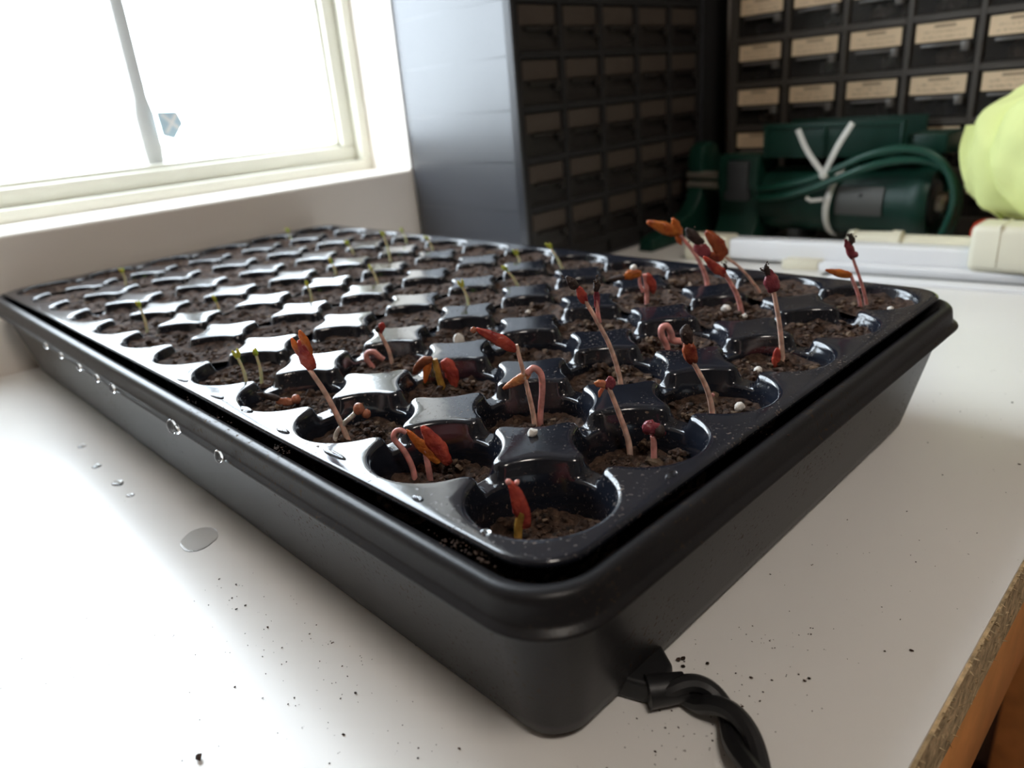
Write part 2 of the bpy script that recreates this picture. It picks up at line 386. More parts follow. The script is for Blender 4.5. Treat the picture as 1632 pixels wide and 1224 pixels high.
MB().prism(rrect(-8, 214, -8, 470, 8, 4, 2), 2, 0.1, 1.4).build('mat_sheet', 'rubber_black', mat_e)
bt = MB().prism([(2, -6), (9.5, -27.5), (14, -29), (20, -27), (28, -15), (30, -6)], 2, 0.1, 7.5).build('cord_boot', 'rubber_black', mat_e, bevel=1.5, seg=3)
MB().tube([(9, -26, 5.2), (17, -32.5, 5.2)], [4.6, 4.0], 14).build('strain_relief', 'rubber_black', mat_e)
path = smooth_path([(12, -27, 5.2), (16.5, -34, 5), (17.5, -41, 5), (14.5, -48.5, 5), (7, -57.5, 5), (-4, -69, 5), (-14, -80, 5.2), (-22, -89, 5), (-28, -95.5, -3), (-30, -97, -20), (-31, -97, -60), (-32, -97, -140)], 10)
for ph in (0.0, math.pi):
    pp = []
    for i, p in enumerate(path):
        t = (path[min(i + 1, len(path) - 1)] - path[max(i - 1, 0)]).normalized(); u = t.cross(Vector((0, 0, 1)));
        if u.length < 0.2: u = Vector((1, 0, 0))
        u.normalize(); w_ = u.cross(t); a = ph + i * 0.17
        pp.append(p + u * (math.cos(a) * 2.4) + w_ * (math.sin(a) * 2.4))
    MB().tube(pp, 2.5, 10).build('cord', 'rubber_black', mat_e)
MB().blob((-15.5, 42, 2.0), 3.2, 4, 2, 0.1, (1, 1.3, 0.6)).build('mat_tab', 'rubber_black', mat_e)

tray = empty('seed_tray', ((TX0 + TX1) / 2, (TY0 + TY1) / 2, 1.5)); tag(tray, 'black plastic seed tray with a rolled rim on the white bench', 'tray')
loft([(5.2, 50.6, 18), (6.2, 46, 17.5), (8.4, 36, 16), (14.6, 8, 13), (15.8, 3.4, 12), (17.2, 1.9, 11), (20, 1.5, 9)], True).build('body', 'tray_plastic', tray, angle=50)
loft([(7.2, 50.0, 18), (0.2, 49.6, 20), (0.0, 50.2, 20), (0.3, 50.9, 20), (1.5, 51.5, 19.5), (2.0, 52.4, 19.2), (2.5, 56.6, 19), (2.8, 57.9, 18.7), (3.5, 58.9, 18.3), (4.6, 59.4, 17.6), (6.0, 59.2, 16.8), (7.6, 58.3, 15.8), (9.2, 56.8, 15), (10.6, 54.6, 14.4), (11.8, 51, 14), (14, 40, 13)]).build('rim', 'tray_plastic', tray, angle=60)

# cell insert: 6 x 12 round cells, four-pointed plateaus between them, notches joining neighbours
P, RC, ZT = 43.0, 20.0, 62.0
NX, NY = 6, 12
ts = [-1, -.85, -.72, -.6, -.5, -.43, -.38, -.34, -.31, -.285, -.26, -.235, -.21, -.18, -.14, -.09, -.04]
ts = ts + [0.0] + [-t for t in ts[::-1]]
ds = np.array([10, 15.8, 16.5, 17.0, 17.4, 17.8, 18.1, 18.4, 18.7, 19.0, 19.25, 19.5, 19.75, 20.0, 20.3, 20.7, 21.2])
def smin(a, b_, k):
    h = np.clip(0.5 + 0.5 * (b_ - a) / k, 0, 1); return b_ * (1 - h) + a * h - k * h * (1 - h)
def z_insert(x, y, notch):
    """height below the plateau for a point in one cell; x along the side normal, y across it"""
    d = np.sqrt(x * x + y * y)
    g = d - RC
    if notch: g = smin(g, np.abs(y) - 4.7, 3.0)
    a = np.clip((1.3 - g) / 2.0, 0, 1)
    z = -2.0 * (1 - np.sqrt(np.maximum(0, 1 - a * a)))
    z = z - 3.4 * np.clip((-0.7 - g) / 1.3, 0, 1) ** 0.9
    e = np.clip((18.7 - d) / 1.0, 0, 1)
    z = z - 2.2 * (1 - np.sqrt(np.maximum(0, 1 - e * e))) - np.maximum(0, 17.7 - d) * 9.0
    return z
V = []; F = []; index = {}
def vid(x, y, z):
    key = (round(x, 2), round(y, 2))
    if key in index: return index[key]
    V.append((x, y, z)); index[key] = len(V) - 1; return index[key]
for ci in range(NX):
    for cj in range(NY):
        cx, cy = ci * P, cj * P
        cols_ = []
        for sd, (nx_, ny_) in enumerate(((1, 0), (0, 1), (-1, 0), (0, -1))):
            inner = 0 <= ci + nx_ < NX and 0 <= cj + ny_ < NY
            for t in ts[:-1]:
                dm = P / 2 * math.sqrt(1 + t * t); ux, uy = 1 / math.sqrt(1 + t * t), t / math.sqrt(1 + t * t)
                rad = np.concatenate([ds, 21.2 + (dm - 21.2) * np.array([0.35, 0.7, 1.0])])
                lx, ly = rad * ux, rad * uy
                z = z_insert(lx, ly, inner)
                colv = []
                for q in range(len(rad)):
                    X = cx + lx[q] * nx_ - ly[q] * ny_; Y = cy + lx[q] * ny_ + ly[q] * nx_
                    if q == len(rad) - 1:
                        X = cx + P / 2 * nx_ - P / 2 * t * ny_; Y = cy + P / 2 * ny_ + P / 2 * t * nx_
                    colv.append((X, Y, z[q]))
                cols_.append(colv)
        n = len(cols_); ids = [[vid(*p) for p in c] for c in cols_]
        V.append((cx, cy, -60)); 
        for i in range(n):
            a, c = ids[i], ids[(i + 1) % n]
            for q in range(len(a) - 1): F.append((a[q], c[q], c[q + 1], a[q + 1]))
IX0, IX1, IY0, IY1, IR = -25.2, 240.2, -25.2, 498.2, 15.0
def into_rr(x, y, inset, r, snap):
    x0, x1, y0, y1 = IX0 + inset, IX1 - inset, IY0 + inset, IY1 - inset
    cx = min(max(x, x0 + r), x1 - r); cy = min(max(y, y0 + r), y1 - r)
    dx, dy = x - cx, y - cy; d = math.hypot(dx, dy)
    if d < 1e-6: return x, y
    if snap or d > r: return cx + dx / d * r, cy + dy / d * r
    return x, y
def sag(x, y):
    return 0.7 * noise.noise(Vector((x * 0.011, y * 0.011, 3.3))) - 1.6 * max(0, (y - 380) / 120) * max(0, 1 - x / 90)
VV = []
for (x, y, z) in V:
    x, y = into_rr(x, y, 2.0, 13.0, False); VV.append((x, y, max(z, -40) + ZT))
me = bpy.data.meshes.new('cell_insert')
ins_o = Vector((107.5, 236.5, 20))
bm = bmesh.new(); bv = [bm.verts.new(p) for p in VV]; bm.verts.ensure_lookup_table()
for q in F:
    if len(set(q)) >= 3:
        try: bm.faces.new([bv[i] for i in q])
        except ValueError: pass
bmesh.ops.delete(bm, geom=[x for x in bm.verts if not x.link_faces], context='VERTS')
edges = [e for e in bm.edges if e.is_boundary and e.verts[0].co.z > ZT - 8 and e.verts[1].co.z > ZT - 8]
for inset, r, dz in ((1.2, 14.0, 0.0), (0.5, 14.6, -0.12), (0.1, 14.9, -0.5), (0.0, 15.0, -1.0), (0.3, 14.8, -1.9)):
    ret = bmesh.ops.extrude_edge_only(bm, edges=edges)
    nv = [g for g in ret['geom'] if isinstance(g, bmesh.types.BMVert)]
    for q in nv:
        x, y = into_rr(q.co.x, q.co.y, inset, r, True); q.co = (x, y, ZT + dz)
    s_ = set(nv); edges = [g for g in ret['geom'] if isinstance(g, bmesh.types.BMEdge) and g.verts[0] in s_ and g.verts[1] in s_]
for q in bm.verts:
    if q.co.z > 30: q.co.z += sag(q.co.x, q.co.y)
    q.co = (q.co - ins_o) * S
bmesh.ops.recalc_face_normals(bm, faces=bm.faces[:])
for q in bm.faces: q.smooth = True
bm.to_mesh(me); bm.free(); me.materials.append(MATS['insert_plastic'])
ins = bpy.data.objects.new('cell_insert', me); col.objects.link(ins); ins.location = ins_o * S
tag(ins, 'glossy black plastic insert with 72 round cells, set in the seed tray', 'seed insert')

# soil: a crumbly mound in every cell, one uncountable stuff
def soil_level(i, j):
    d = math.hypot(i * P, j * P)
    base = lerp(-16.0, -4.8, min(1, d / 200)) + 1.2 * noise.noise(Vector((i * 1.7, j * 2.3, 8)))
    if (i, j) in ((1, 2), (4, 1), (2, 1), (4, 2)): base += 1.5
    return ZT + base
sb = MB(); rr = random.Random(11)
for i in range(NX):
    for j in range(NY):
        cx, cy, z0 = i * P, j * P, soil_level(i, j); near = math.hypot(i * P + 115, j * P + 117) < 330
        nr, na = (12, 44) if near else (6, 22)
        v = [(cx, cy, z0 + 0.8)]; f = []
        for a in range(1, nr + 1):
            rad = 19.4 * a / nr
            for t in range(na):
                an = 2 * math.pi * t / na; x = cx + rad * math.cos(an); y = cy + rad * math.sin(an)
                h = 2.0 * noise.noise(Vector((x * 0.16, y * 0.16, 1))) + 1.5 * noise.noise(Vector((x * 0.45, y * 0.45, 5))) + (0.8 * noise.noise(Vector((x * 1.1, y * 1.1, 9))) if near else 0)
                v.append((x, y, z0 + h + 1.2 * (a / nr) ** 3))
        for t in range(na): f.append((0, 1 + t, 1 + (t + 1) % na))
        for a in range(nr - 1):
            for t in range(na): f.append((1 + a * na + t, 1 + (a + 1) * na + t, 1 + (a + 1) * na + (t + 1) % na, 1 + a * na + (t + 1) % na))
        sb.add(v, f)
        for q in range(240 if near else 60):
            rad = 17.2 * math.sqrt(rr.random()); an = rr.uniform(0, 6.28); x = cx + rad * math.cos(an); y = cy + rad * math.sin(an)
            h = 2.0 * noise.noise(Vector((x * 0.16, y * 0.16, 1))) + 1.5 * noise.noise(Vector((x * 0.45, y * 0.45, 5)))
            r_ = abs(rr.gauss(0, 0.6)) + 0.3 if near else rr.uniform(0.5, 1.5)
            u = rr.random()
            sb.blob((x, y, z0 + h + r_ * 0.35), min(r_, 2.4), rr.randint(0, 999), 1 if (near or r_ > 1) else 0, 0.9, (rr.uniform(.7, 1.4), rr.uniform(.7, 1.4), rr.uniform(.5, .9)), 1 if u < 0.13 else 0)
for (x, y, r_) in ((79, 5, 3.2), (122, 55, 4.2), (128, 56, 3.4), (94, 54, 4.2), (99, 48, 3.0), (76, 42, 3.5), (172, 92, 3.5), (206, 92, 4.0), (212, 93, 3.0), (186, 45, 3.2), (166, 44, 3.0), (140, 134, 3.4), (120, 124, 3.8), (58, 8, 3.0), (58, -4, 2.6), (8, 92, 3.0), (6, 84, 3.4), (52, 88, 3.2), (36, 48, 3.0), (-9, 130, 2.8), (8, 8, 2.6), (10, 50, 3.0), (91, 96, 3.5), (131, 88, 3.2)):
    zc = soil_level(round(x / P), round(y / P))
    for q in range(16):
        sb.blob((x + rr.gauss(0, r_ * 0.45), y + rr.gauss(0, r_ * 0.45), zc + 1.2 + rr.uniform(0, r_ * 0.7)), rr.uniform(0.25, 0.5) * r_, rr.randint(0, 999), 1, 0.8, (1, 1, 0.85), 1 if rr.random() < 0.2 else 0)
for (x, y, z, r_, n_) in ((-27, 89, 59.2, 3.0, 40), (-26.5, 0, 59.2, 7, 60), (-27, 158, 59, 3.5, 14), (-27.5, 130, 59, 8, 12), (70, -29.5, 59, 6, 8), (-29, 230, 58.6, 20, 20)):
    for q in range(n_):
        dx, dy = rr.gauss(0, 1.2), rr.gauss(0, r_)
        sb.blob((x + dx, y + dy, z + 0.1 - 0.02 * dx), rr.uniform(0.1, 0.4), rr.randint(0, 999), 0, 0.6, (1, 1, 0.6), 0)
tag(sb.build('potting_soil', ['soil', 'soil_pale'], origin=(107.5, 236.5, 40), smooth=False), 'dark brown crumbly potting soil filling the cells of the black insert', 'soil', kind='stuff')
# crumbs spilt on the bench
cb = MB(); rr = random.Random(5)
def crumb(x, y, r_): cb.blob((x, y, r_ * 0.95), r_, rr.randint(0, 999), 1, 0.8, (rr.uniform(.6, 1.5), rr.uniform(.6, 1.5), 0.5))
for x, y, r_ in ((28.5, -23, 0.9), (30.2, -23.6, 0.6), (27.5, -25.2, 0.5), (33, -30, .4), (38.8, -46.8, .35), (45.8, -54.3, .45), (44.2, -53.6, .4), (-82.7, 53.9, 1.1), (36, -42, .4)): crumb(x, y, r_)
for q in range(150): crumb(rr.gauss(20, 28), -22 - abs(rr.gauss(16, 12)), abs(rr.gauss(0, 0.13)) + 0.08)
for q in range(150): crumb(-30 - abs(rr.gauss(0, 22)), rr.uniform(-30, 130), abs(rr.gauss(0, 0.12)) + 0.08)
for q in range(40): crumb(rr.uniform(60, 330), rr.uniform(-80, -30), abs(rr.gauss(0, 0.2)) + 0.12)
tag(cb.build('soil_crumbs', 'soil', origin=(0, 0, 0), smooth=False), 'scattered specks of dark soil spilt on the white bench around the tray', 'soil crumbs', kind='stuff')
RED=[('A', (-4.9, 4.8, 50.0), [('s', 1.1, 1.5, 'yel', [(-4.9, 4.8, 48.0), (-4.5, 4.5, 52.9), (-3.5, 3.5, 57.1)]),
 ('l', 4.8, 'red', [(-3.2, 3.2, 52.0), (-4.1, 4.1, 60.1), (-5.4, 5.3, 66.2)]),
 ('b', 0.8, 'pink', (-5.7, 5.6, 66.1)),
 ('b', 0.7, 'pink', (-4.1, 4.1, 65.7))]),
 ('B', (-1.7, 53.9, 52.0), [('s', 1.1, 0.9, 'pink', [(-1.7, 53.9, 52.0), (-3.0, 55.1, 58.6), (-4.9, 56.9, 63.2), (-4.4, 56.5, 65.6), (-3.1, 55.3, 66.0), (-2.0, 54.2, 65.0)]),
 ('s', 1.2, 1.0, 'pink', [(1.9, 50.6, 50.7), (1.8, 50.7, 54.9), (1.7, 50.8, 58.7)]),
 ('l', 4.2, 'org', [(4.4, 48.2, 53.8), (1.5, 51.0, 59.5), (-1.9, 54.1, 66.0)]),
 ('l', 5.7, 'red', [(6.7, 46.1, 53.1), (4.0, 48.6, 60.6), (1.7, 50.8, 66.7)])]),
 ('C', (-1.1, 92.5, 52.0), [('s', 1.3, 0.9, 'tan', [(-1.1, 92.5, 52.0), (-4.0, 95.2, 67.7), (-7.1, 98.2, 78.3)]),
 ('l', 5.4, 'red', [(-6.5, 97.6, 78.3), (-7.3, 98.4, 83.5), (-8.2, 99.2, 89.0)]),
 ('l', 3.0, 'org', [(-7.4, 98.4, 81.5), (-9.1, 100.1, 85.8), (-9.9, 100.8, 89.9)]),
 ('l', 3.4, 'org', [(-6.3, 97.4, 82.7), (-6.9, 98.0, 88.2), (-7.7, 98.7, 92.3)]),
 ('s', 1.0, 1.0, 'white', [(-4.0, 95.3, 52.4), (-1.4, 92.9, 57.2), (1.4, 90.2, 60.2), (3.1, 88.6, 62.5)]),
 ('b', 2.0, 'bulb', (3.2, 88.5, 62.5)),
 ('b', 1.6, 'bulb', (4.8, 87.0, 60.4))]),
 ('D', (-3.7, 134.8, 55.0), [('l', 3.0, 'dark', [(-3.3, 134.5, 57.4), (-6.4, 137.3, 59.0), (-9.3, 140.1, 60.7)]),
 ('l', 3.7, 'bulb', [(-4.5, 135.6, 56.7), (-1.4, 132.6, 55.9), (1.3, 130.1, 55.9)]),
 ('b', 1.8, 'bulb', (1.2, 130.3, 56.8))]),
 ('E', (51.2, 136.8, 52.0), [('s', 1.2, 0.8, 'tan', [(51.2, 136.8, 52.0), (50.6, 137.3, 61.0), (48.3, 139.5, 70.0)]),
 ('l', 3.4, 'red', [(48.5, 139.2, 68.2), (49.6, 138.2, 71.5), (50.1, 137.8, 73.2)]),
 ('b', 1.3, 'dark', (48.3, 139.5, 70.4)),
 ('s', 1.5, 1.4, 'pink', [(45.0, 142.5, 51.9), (43.4, 144.0, 56.6), (43.8, 143.7, 59.9), (46.0, 141.7, 60.2), (47.5, 140.2, 57.8), (48.6, 139.2, 56.4)])]),
 ('F', (46.4, 96.8, 52.0), [('s', 1.8, 1.3, 'yel', [(46.4, 96.8, 52.0), (45.6, 97.5, 59.4), (45.1, 98.0, 65.9)]),
 ('l', 4.4, 'brown', [(44.6, 98.5, 66.0), (41.4, 101.4, 64.8), (38.5, 104.1, 60.4)]),
 ('l', 3.3, 'org', [(43.7, 99.3, 65.3), (42.3, 100.6, 60.7), (41.5, 101.4, 56.3)]),
 ('l', 5.8, 'red', [(47.5, 95.7, 65.2), (49.5, 93.9, 59.7), (49.9, 93.5, 52.4)])]),
 ('G', (48.0, 48.9, 53.0), [('s', 1.2, 0.8, 'tan', [(48.0, 48.9, 53.0), (46.9, 49.9, 64.8), (45.1, 51.6, 80.1)]),
 ('l', 4.7, 'red', [(45.1, 51.6, 78.1), (41.0, 55.4, 82.3), (35.6, 60.4, 87.0)]),
 ('b', 1.1, 'bulb', (35.0, 61.0, 86.5)),
 ('s', 1.2, 1.4, 'pink', [(49.7, 47.3, 52.4), (50.7, 46.4, 62.2), (50.7, 46.4, 68.6), (48.9, 48.0, 71.1), (47.2, 49.7, 69.4)]),
 ('l', 3.9, 'pinkleaf', [(47.9, 49.0, 69.5), (44.9, 51.8, 67.2), (40.8, 55.6, 64.5)])]),
 ('H', (50.9, 10.0, 53.0), [('s', 1.3, 0.8, 'tan', [(50.9, 10.0, 53.0), (48.8, 11.9, 63.6), (46.6, 14.0, 73.0)]),
 ('l', 2.8, 'pinkleaf', [(46.5, 14.1, 73.3), (44.7, 15.7, 74.0), (43.5, 16.9, 74.4)]),
 ('l', 3.7, 'purple', [(46.6, 14.0, 71.7), (47.1, 13.5, 73.9), (47.0, 13.6, 76.1)]),
 ('l', 1.5, 'pinkleaf', [(46.0, 14.5, 73.4), (44.9, 15.6, 71.3), (44.5, 16.0, 69.4)])]),
 ('H2', (52.0, 1.2, 53.0), [('s', 1.2, 1.0, 'pink', [(52.0, 1.2, 53.0), (52.0, 1.2, 55.3), (51.8, 1.4, 57.3)]),
 ('l', 5.4, 'purple', [(49.9, 3.2, 61.5), (52.1, 1.2, 59.6), (54.7, -1.2, 57.6)]),
 ('b', 1.8, 'purple', (50.8, 2.4, 60.4)),
 ('b', 2.0, 'dark', (53.2, 0.2, 58.8))]),
 ('I', (86.5, 1.5, 53.0), [('s', 1.3, 0.9, 'tan', [(86.5, 1.5, 53.0), (85.0, 2.9, 61.7), (81.6, 6.1, 71.4)]),
 ('l', 5.5, 'redbrown', [(81.7, 6.0, 70.9), (80.6, 6.9, 75.6), (80.2, 7.4, 79.3)]),
 ('l', 4.6, 'dark', [(80.6, 7.0, 77.9), (79.9, 7.6, 82.0), (79.9, 7.6, 84.6)]),
 ('b', 0.7, 'pink', (86.6, 1.4, 58.8))]),
 ('I2', (127.9, 47.3, 56.0), [('s', 1.5, 1.7, 'pink', [(127.9, 47.3, 55.1), (126.3, 48.8, 60.4), (126.3, 48.8, 63.8), (127.9, 47.3, 64.4), (129.1, 46.2, 61.3), (129.6, 45.7, 58.3), (132.3, 43.2, 57.1)])]),
 ('J', (89.6, 42.8, 55.0), [('s', 1.2, 0.8, 'tan', [(89.6, 42.8, 55.0), (87.3, 45.0, 67.7), (83.9, 48.2, 78.6), (80.8, 51.1, 87.1)]),
 ('l', 3.8, 'red', [(81.0, 50.9, 85.6), (80.1, 51.7, 89.0), (79.2, 52.6, 92.3)]),
 ('l', 4.0, 'dark', [(78.9, 52.8, 91.6), (77.7, 53.9, 93.6), (76.3, 55.3, 96.1)]),
 ('s', 0.9, 0.8, 'pink', [(84.6, 47.5, 77.8), (84.2, 47.8, 82.3), (84.1, 47.9, 86.7)]),
 ('l', 2.6, 'purple', [(84.1, 47.9, 83.0), (84.1, 47.9, 87.4), (84.0, 48.1, 91.0)]),
 ('l', 2.9, 'dark', [(83.9, 48.1, 89.6), (84.3, 47.8, 92.4), (84.4, 47.6, 94.1)])]),
 ('K', (138.4, 2.1, 56.0), [('s', 1.3, 0.9, 'tan', [(138.4, 2.1, 56.0), (137.0, 3.4, 70.0), (134.9, 5.4, 83.2)]),
 ('l', 6.3, 'purple', [(135.0, 5.2, 82.6), (134.2, 6.0, 86.6), (133.3, 6.9, 91.2)]),
 ('l', 2.8, 'dark', [(133.7, 6.5, 87.9), (132.9, 7.3, 90.8), (132.3, 7.8, 92.9)]),
 ('l', 4.3, 'red', [(136.7, 3.6, 52.2), (136.7, 3.7, 56.2), (136.8, 3.6, 60.2)])]),
 ('L', (169.4, 86.9, 58.0), [('s', 1.3, 1.2, 'pink', [(169.4, 86.9, 58.0), (169.5, 86.8, 65.2), (168.8, 87.5, 73.0)]),
 ('s', 1.0, 0.8, 'pink', [(168.3, 88.0, 64.4), (167.1, 89.0, 68.4), (166.9, 89.3, 73.2)]),
 ('l', 5.7, 'org', [(167.5, 88.6, 73.6), (164.1, 91.8, 73.5), (161.0, 94.7, 72.2)]),
 ('l', 3.4, 'dark', [(162.1, 93.7, 72.8), (158.7, 96.9, 72.1), (155.9, 99.5, 71.9)]),
 ('l', 5.3, 'red', [(169.2, 87.1, 72.9), (171.2, 85.2, 67.9), (171.9, 84.6, 63.0)])]),
 ('M1', (214.5, 80.9, 60.0), [('s', 1.5, 1.0, 'pink', [(214.5, 80.9, 60.0), (212.2, 83.1, 68.8), (208.7, 86.4, 77.1), (204.1, 90.7, 85.4)]),
 ('l', 6.6, 'org', [(203.0, 91.7, 86.4), (197.8, 96.5, 89.6), (191.9, 102.1, 93.6)]),
 ('l', 5.4, 'org', [(204.3, 90.5, 84.8), (203.0, 91.7, 89.0), (201.3, 93.3, 94.2)]),
 ('l', 2.8, 'org', [(202.6, 92.1, 85.6), (203.9, 90.9, 82.4), (204.8, 90.1, 80.0)])]),
 ('M2', (175.9, 39.9, 58.0), [('s', 1.7, 1.0, 'pink', [(175.9, 39.9, 58.0), (174.1, 41.5, 67.3), (169.9, 45.4, 77.6)]),
 ('l', 4.7, 'red', [(170.1, 45.2, 76.8), (167.1, 48.0, 80.3), (162.9, 51.9, 85.9)]),
 ('l', 1.9, 'dark', [(170.1, 45.2, 78.8), (170.2, 45.2, 80.4), (169.9, 45.5, 82.0)])]),
 ('M3', (210.7, 48.5, 57.0), [('s', 0.9, 0.7, 'tan', [(210.7, 48.5, 57.0), (206.7, 52.2, 65.6), (202.0, 56.6, 73.0), (196.3, 61.8, 78.8)]),
 ('l', 7.4, 'redbrown', [(197.4, 60.9, 78.6), (194.0, 64.0, 85.1), (190.3, 67.5, 91.1)]),
 ('l', 5.7, 'redbrown', [(196.9, 61.3, 80.9), (194.5, 63.5, 78.4), (190.8, 67.0, 80.5)]),
 ('l', 6.8, 'purple', [(191.7, 66.2, 79.3), (188.8, 68.9, 82.5), (186.3, 71.2, 85.0)]),
 ('l', 5.7, 'dark', [(189.2, 68.5, 85.2), (185.9, 71.6, 89.4), (183.5, 73.8, 93.3)])]),
 ('N', (213.7, 1.5, 56.0), [('s', 1.0, 0.8, 'pink', [(213.1, 2.0, 56.4), (211.7, 3.3, 63.7), (208.9, 5.9, 72.1)]),
 ('l', 4.1, 'org', [(209.1, 5.8, 72.1), (205.2, 9.4, 73.5), (200.5, 13.8, 75.7)]),
 ('s', 1.0, 0.7, 'pink', [(215.3, -0.0, 55.8), (213.4, 1.8, 65.5), (208.9, 5.9, 80.1)]),
 ('l', 3.9, 'purple', [(209.2, 5.7, 79.6), (207.6, 7.2, 84.5), (206.0, 8.7, 88.5)]),
 ('l', 2.9, 'dark', [(207.5, 7.2, 85.5), (208.0, 6.7, 88.2), (206.8, 7.9, 90.7)]),
 ('b', 1.3, 'purple', (209.7, 5.2, 81.2))])]
GREEN=[((1.2, 286.0, 60.0), (1.0, 286.2, 71.8)), ((-3.9, 161.2, 60.0), (-4.6, 161.9, 69.4)), ((1.5, 159.6, 60.0), (1.9, 159.2, 68.9)), ((38.8, 437.2, 60.0), (39.1, 436.9, 66.1)), ((82.8, 257.6, 60.0), (82.4, 257.9, 67.0)), ((43.1, 293.8, 60.0), (43.0, 293.9, 63.2)), ((131.0, 308.7, 60.0), (129.9, 309.7, 66.0)), ((128.3, 256.2, 60.0), (126.5, 257.9, 66.8)), ((175.2, 307.8, 60.0), (173.5, 309.5, 75.7)), ((225.4, 355.6, 60.0), (224.0, 356.9, 66.2)), ((215.8, 310.7, 60.0), (213.7, 312.7, 65.2)), ((123.7, 167.2, 60.0), (122.0, 168.8, 68.2)), ((169.3, 175.5, 60.0), (164.8, 179.6, 66.4)), ((209.5, 214.4, 60.0), (208.8, 215.0, 63.2)), ((209.2, 176.2, 60.0), (204.1, 180.9, 71.2)), ((181.4, 460.5, 60.0), (181.2, 460.7, 67.3)), ((175.9, 355.1, 60.0), (173.5, 357.3, 66.1))]
# ------------------------------------------------------------------ seedlings (stem, leaf, seed coat as parts; positions in millimetres on the insert)
VN = Vector((0.683, 0.731, 0.0))
def leaf_mesh(pts, wd, seed, fat=0.5, n=14, tipw=0.12):
    p = smooth_path(pts, 5); k = len(p); mb = MB(); rings = []
    tot = sum((p[i + 1] - p[i]).length for i in range(k - 1))
    for i in range(k):
        t = i / (k - 1); tg = (p[min(i + 1, k - 1)] - p[max(i - 1, 0)]).normalized()
        u = tg.cross(VN).normalized(); v = u.cross(tg)
        prof = (math.sin(math.pi * min(1, max(0, 0.10 + 0.86 * t))) ** 0.62) * (1.0 - 0.25 * t)
        wv = wd * 0.5 * max(tipw, prof)
        ringp = []
        for j in range(n):
            a = 2 * math.pi * j / n; cu, sv = math.cos(a), math.sin(a)
            fold = 1 - 0.30 * math.exp(-((cu - 0.15) / 0.28) ** 2) * (1 if sv < 0 else 0.4)
            wr = 1 + 0.34 * noise.noise(Vector((cu * 1.3 + seed, sv * 1.3, t * 5 + seed)))
            ringp.append(p[i] + u * (cu * wv * wr) + v * (sv * wv * fat * fold * wr))
        rings.append(ringp)
    v = [q for r in rings for q in r]; f = []
    for i in range(k - 1):
        for j in range(n): f.append((i * n + j, i * n + (j + 1) % n, (i + 1) * n + (j + 1) % n, (i + 1) * n + j))
    f += [tuple(range(n - 1, -1, -1)), tuple((k - 1) * n + j for j in range(n))]
    return mb.add(v, f)
RLAB = {'A': 'stubby red seedling with a yellow base in the nearest corner cell',
 'B': 'arched pink seedling with folded orange and red leaves, second cell along left edge',
 'C': 'tall leaning seedling with orange and red bud, third cell along left edge',
 'D': 'flat brown curled sprout lying in the fourth cell along the left edge',
 'E': 'thin small-tipped seedling beside a curled pink hook, behind the tall orange bud',
 'F': 'drooping red-leaved seedling with a thick yellow stem right of the tall orange bud',
 'G': 'pair of red-leaved stems in one cell, one upright and one bent over pink',
 'H': 'pale stem with a pink and purple top in the second cell along the right edge',
 'H2': 'short purple bud beside the pale pink-topped stem, second cell along the right edge',
 'I': 'red-brown seedling with a dark seed coat in the third cell along the right edge',
 'I2': 'bare pink hook-shaped sprout behind the red-brown seedling with the dark seed coat',
 'J': 'long leaning stem with red leaves and two grey pointed husks',
 'K': 'upright tan stem with a shiny purple tip, fourth cell along the right edge',
 'L': 'pink seedling with yellow-orange leaf and dark husk, under a white bead',
 'M1': 'bright orange seedling with spreading leaves, tallest at the back edge of the tray',
 'M2': 'thick pink stem with a folded red leaf in front of the bright orange seedling',
 'M3': 'thin curved stem with dark red leaves and black husk beside bright orange seedling',
 'N': 'two thin pink stems in the far right corner cell, one with an orange leaf'}
for si, (key, base, items) in enumerate(RED):
    e = empty('seedling', base); tag(e, RLAB[key], 'seedling', 'red seedlings in the tray')
    for qi, it in enumerate(items):
        if it[0] == 's':
            _, r0, r1, c, pts = it
            pts = [Vector(q) for q in pts]
            if pts[0].z < 61: pts = [pts[0] + Vector((0, 0, -9)) + (pts[0] - pts[1]) * 0.1] + pts
            p = smooth_path(pts, 7); k_ = len(p)
            MB().tube(p, [0.88 * lerp(r0, r1, i / (k_ - 1)) * (1 + 0.06 * noise.noise(Vector((i * 0.6, si, qi)))) for i in range(k_)], 12).build('stem', 'sprout_' + c, e)
        elif it[0] == 'l':
            _, wd, c, pts = it
            nm = 'seed_coat' if c == 'dark' else 'leaf'
            leaf_mesh(pts, wd, si * 3.7 + qi, 0.62 if c != 'dark' else 0.8).build(nm, 'sprout_' + c, e, angle=80)
            if c == 'dark':
                rq = random.Random(si * 10 + qi); d_ = MB(); a_, z_ = Vector(pts[-1]), Vector(pts[1])
                for q in range(14):
                    d_.blob(a_.lerp(z_, rq.random() * 0.8) + Vector((rq.gauss(0, .3), rq.gauss(0, .3), rq.gauss(0, .3))) * wd, rq.uniform(0.2, 0.5), q, 1, 0.6)
                tag(d_.build('clinging_soil', 'soil', e, smooth=False), kind='stuff')
        else:
            _, r0, c, pt = it
            MB().blob(pt, r0, si + qi, 3, 0.12, (1, 1, 1.1)).build('bud', 'sprout_' + c, e)
ORD = ['first', 'second', 'third', 'fourth', 'fifth', 'sixth', 'seventh', 'eighth', 'ninth', 'tenth', 'eleventh', 'twelfth']
seen = {}
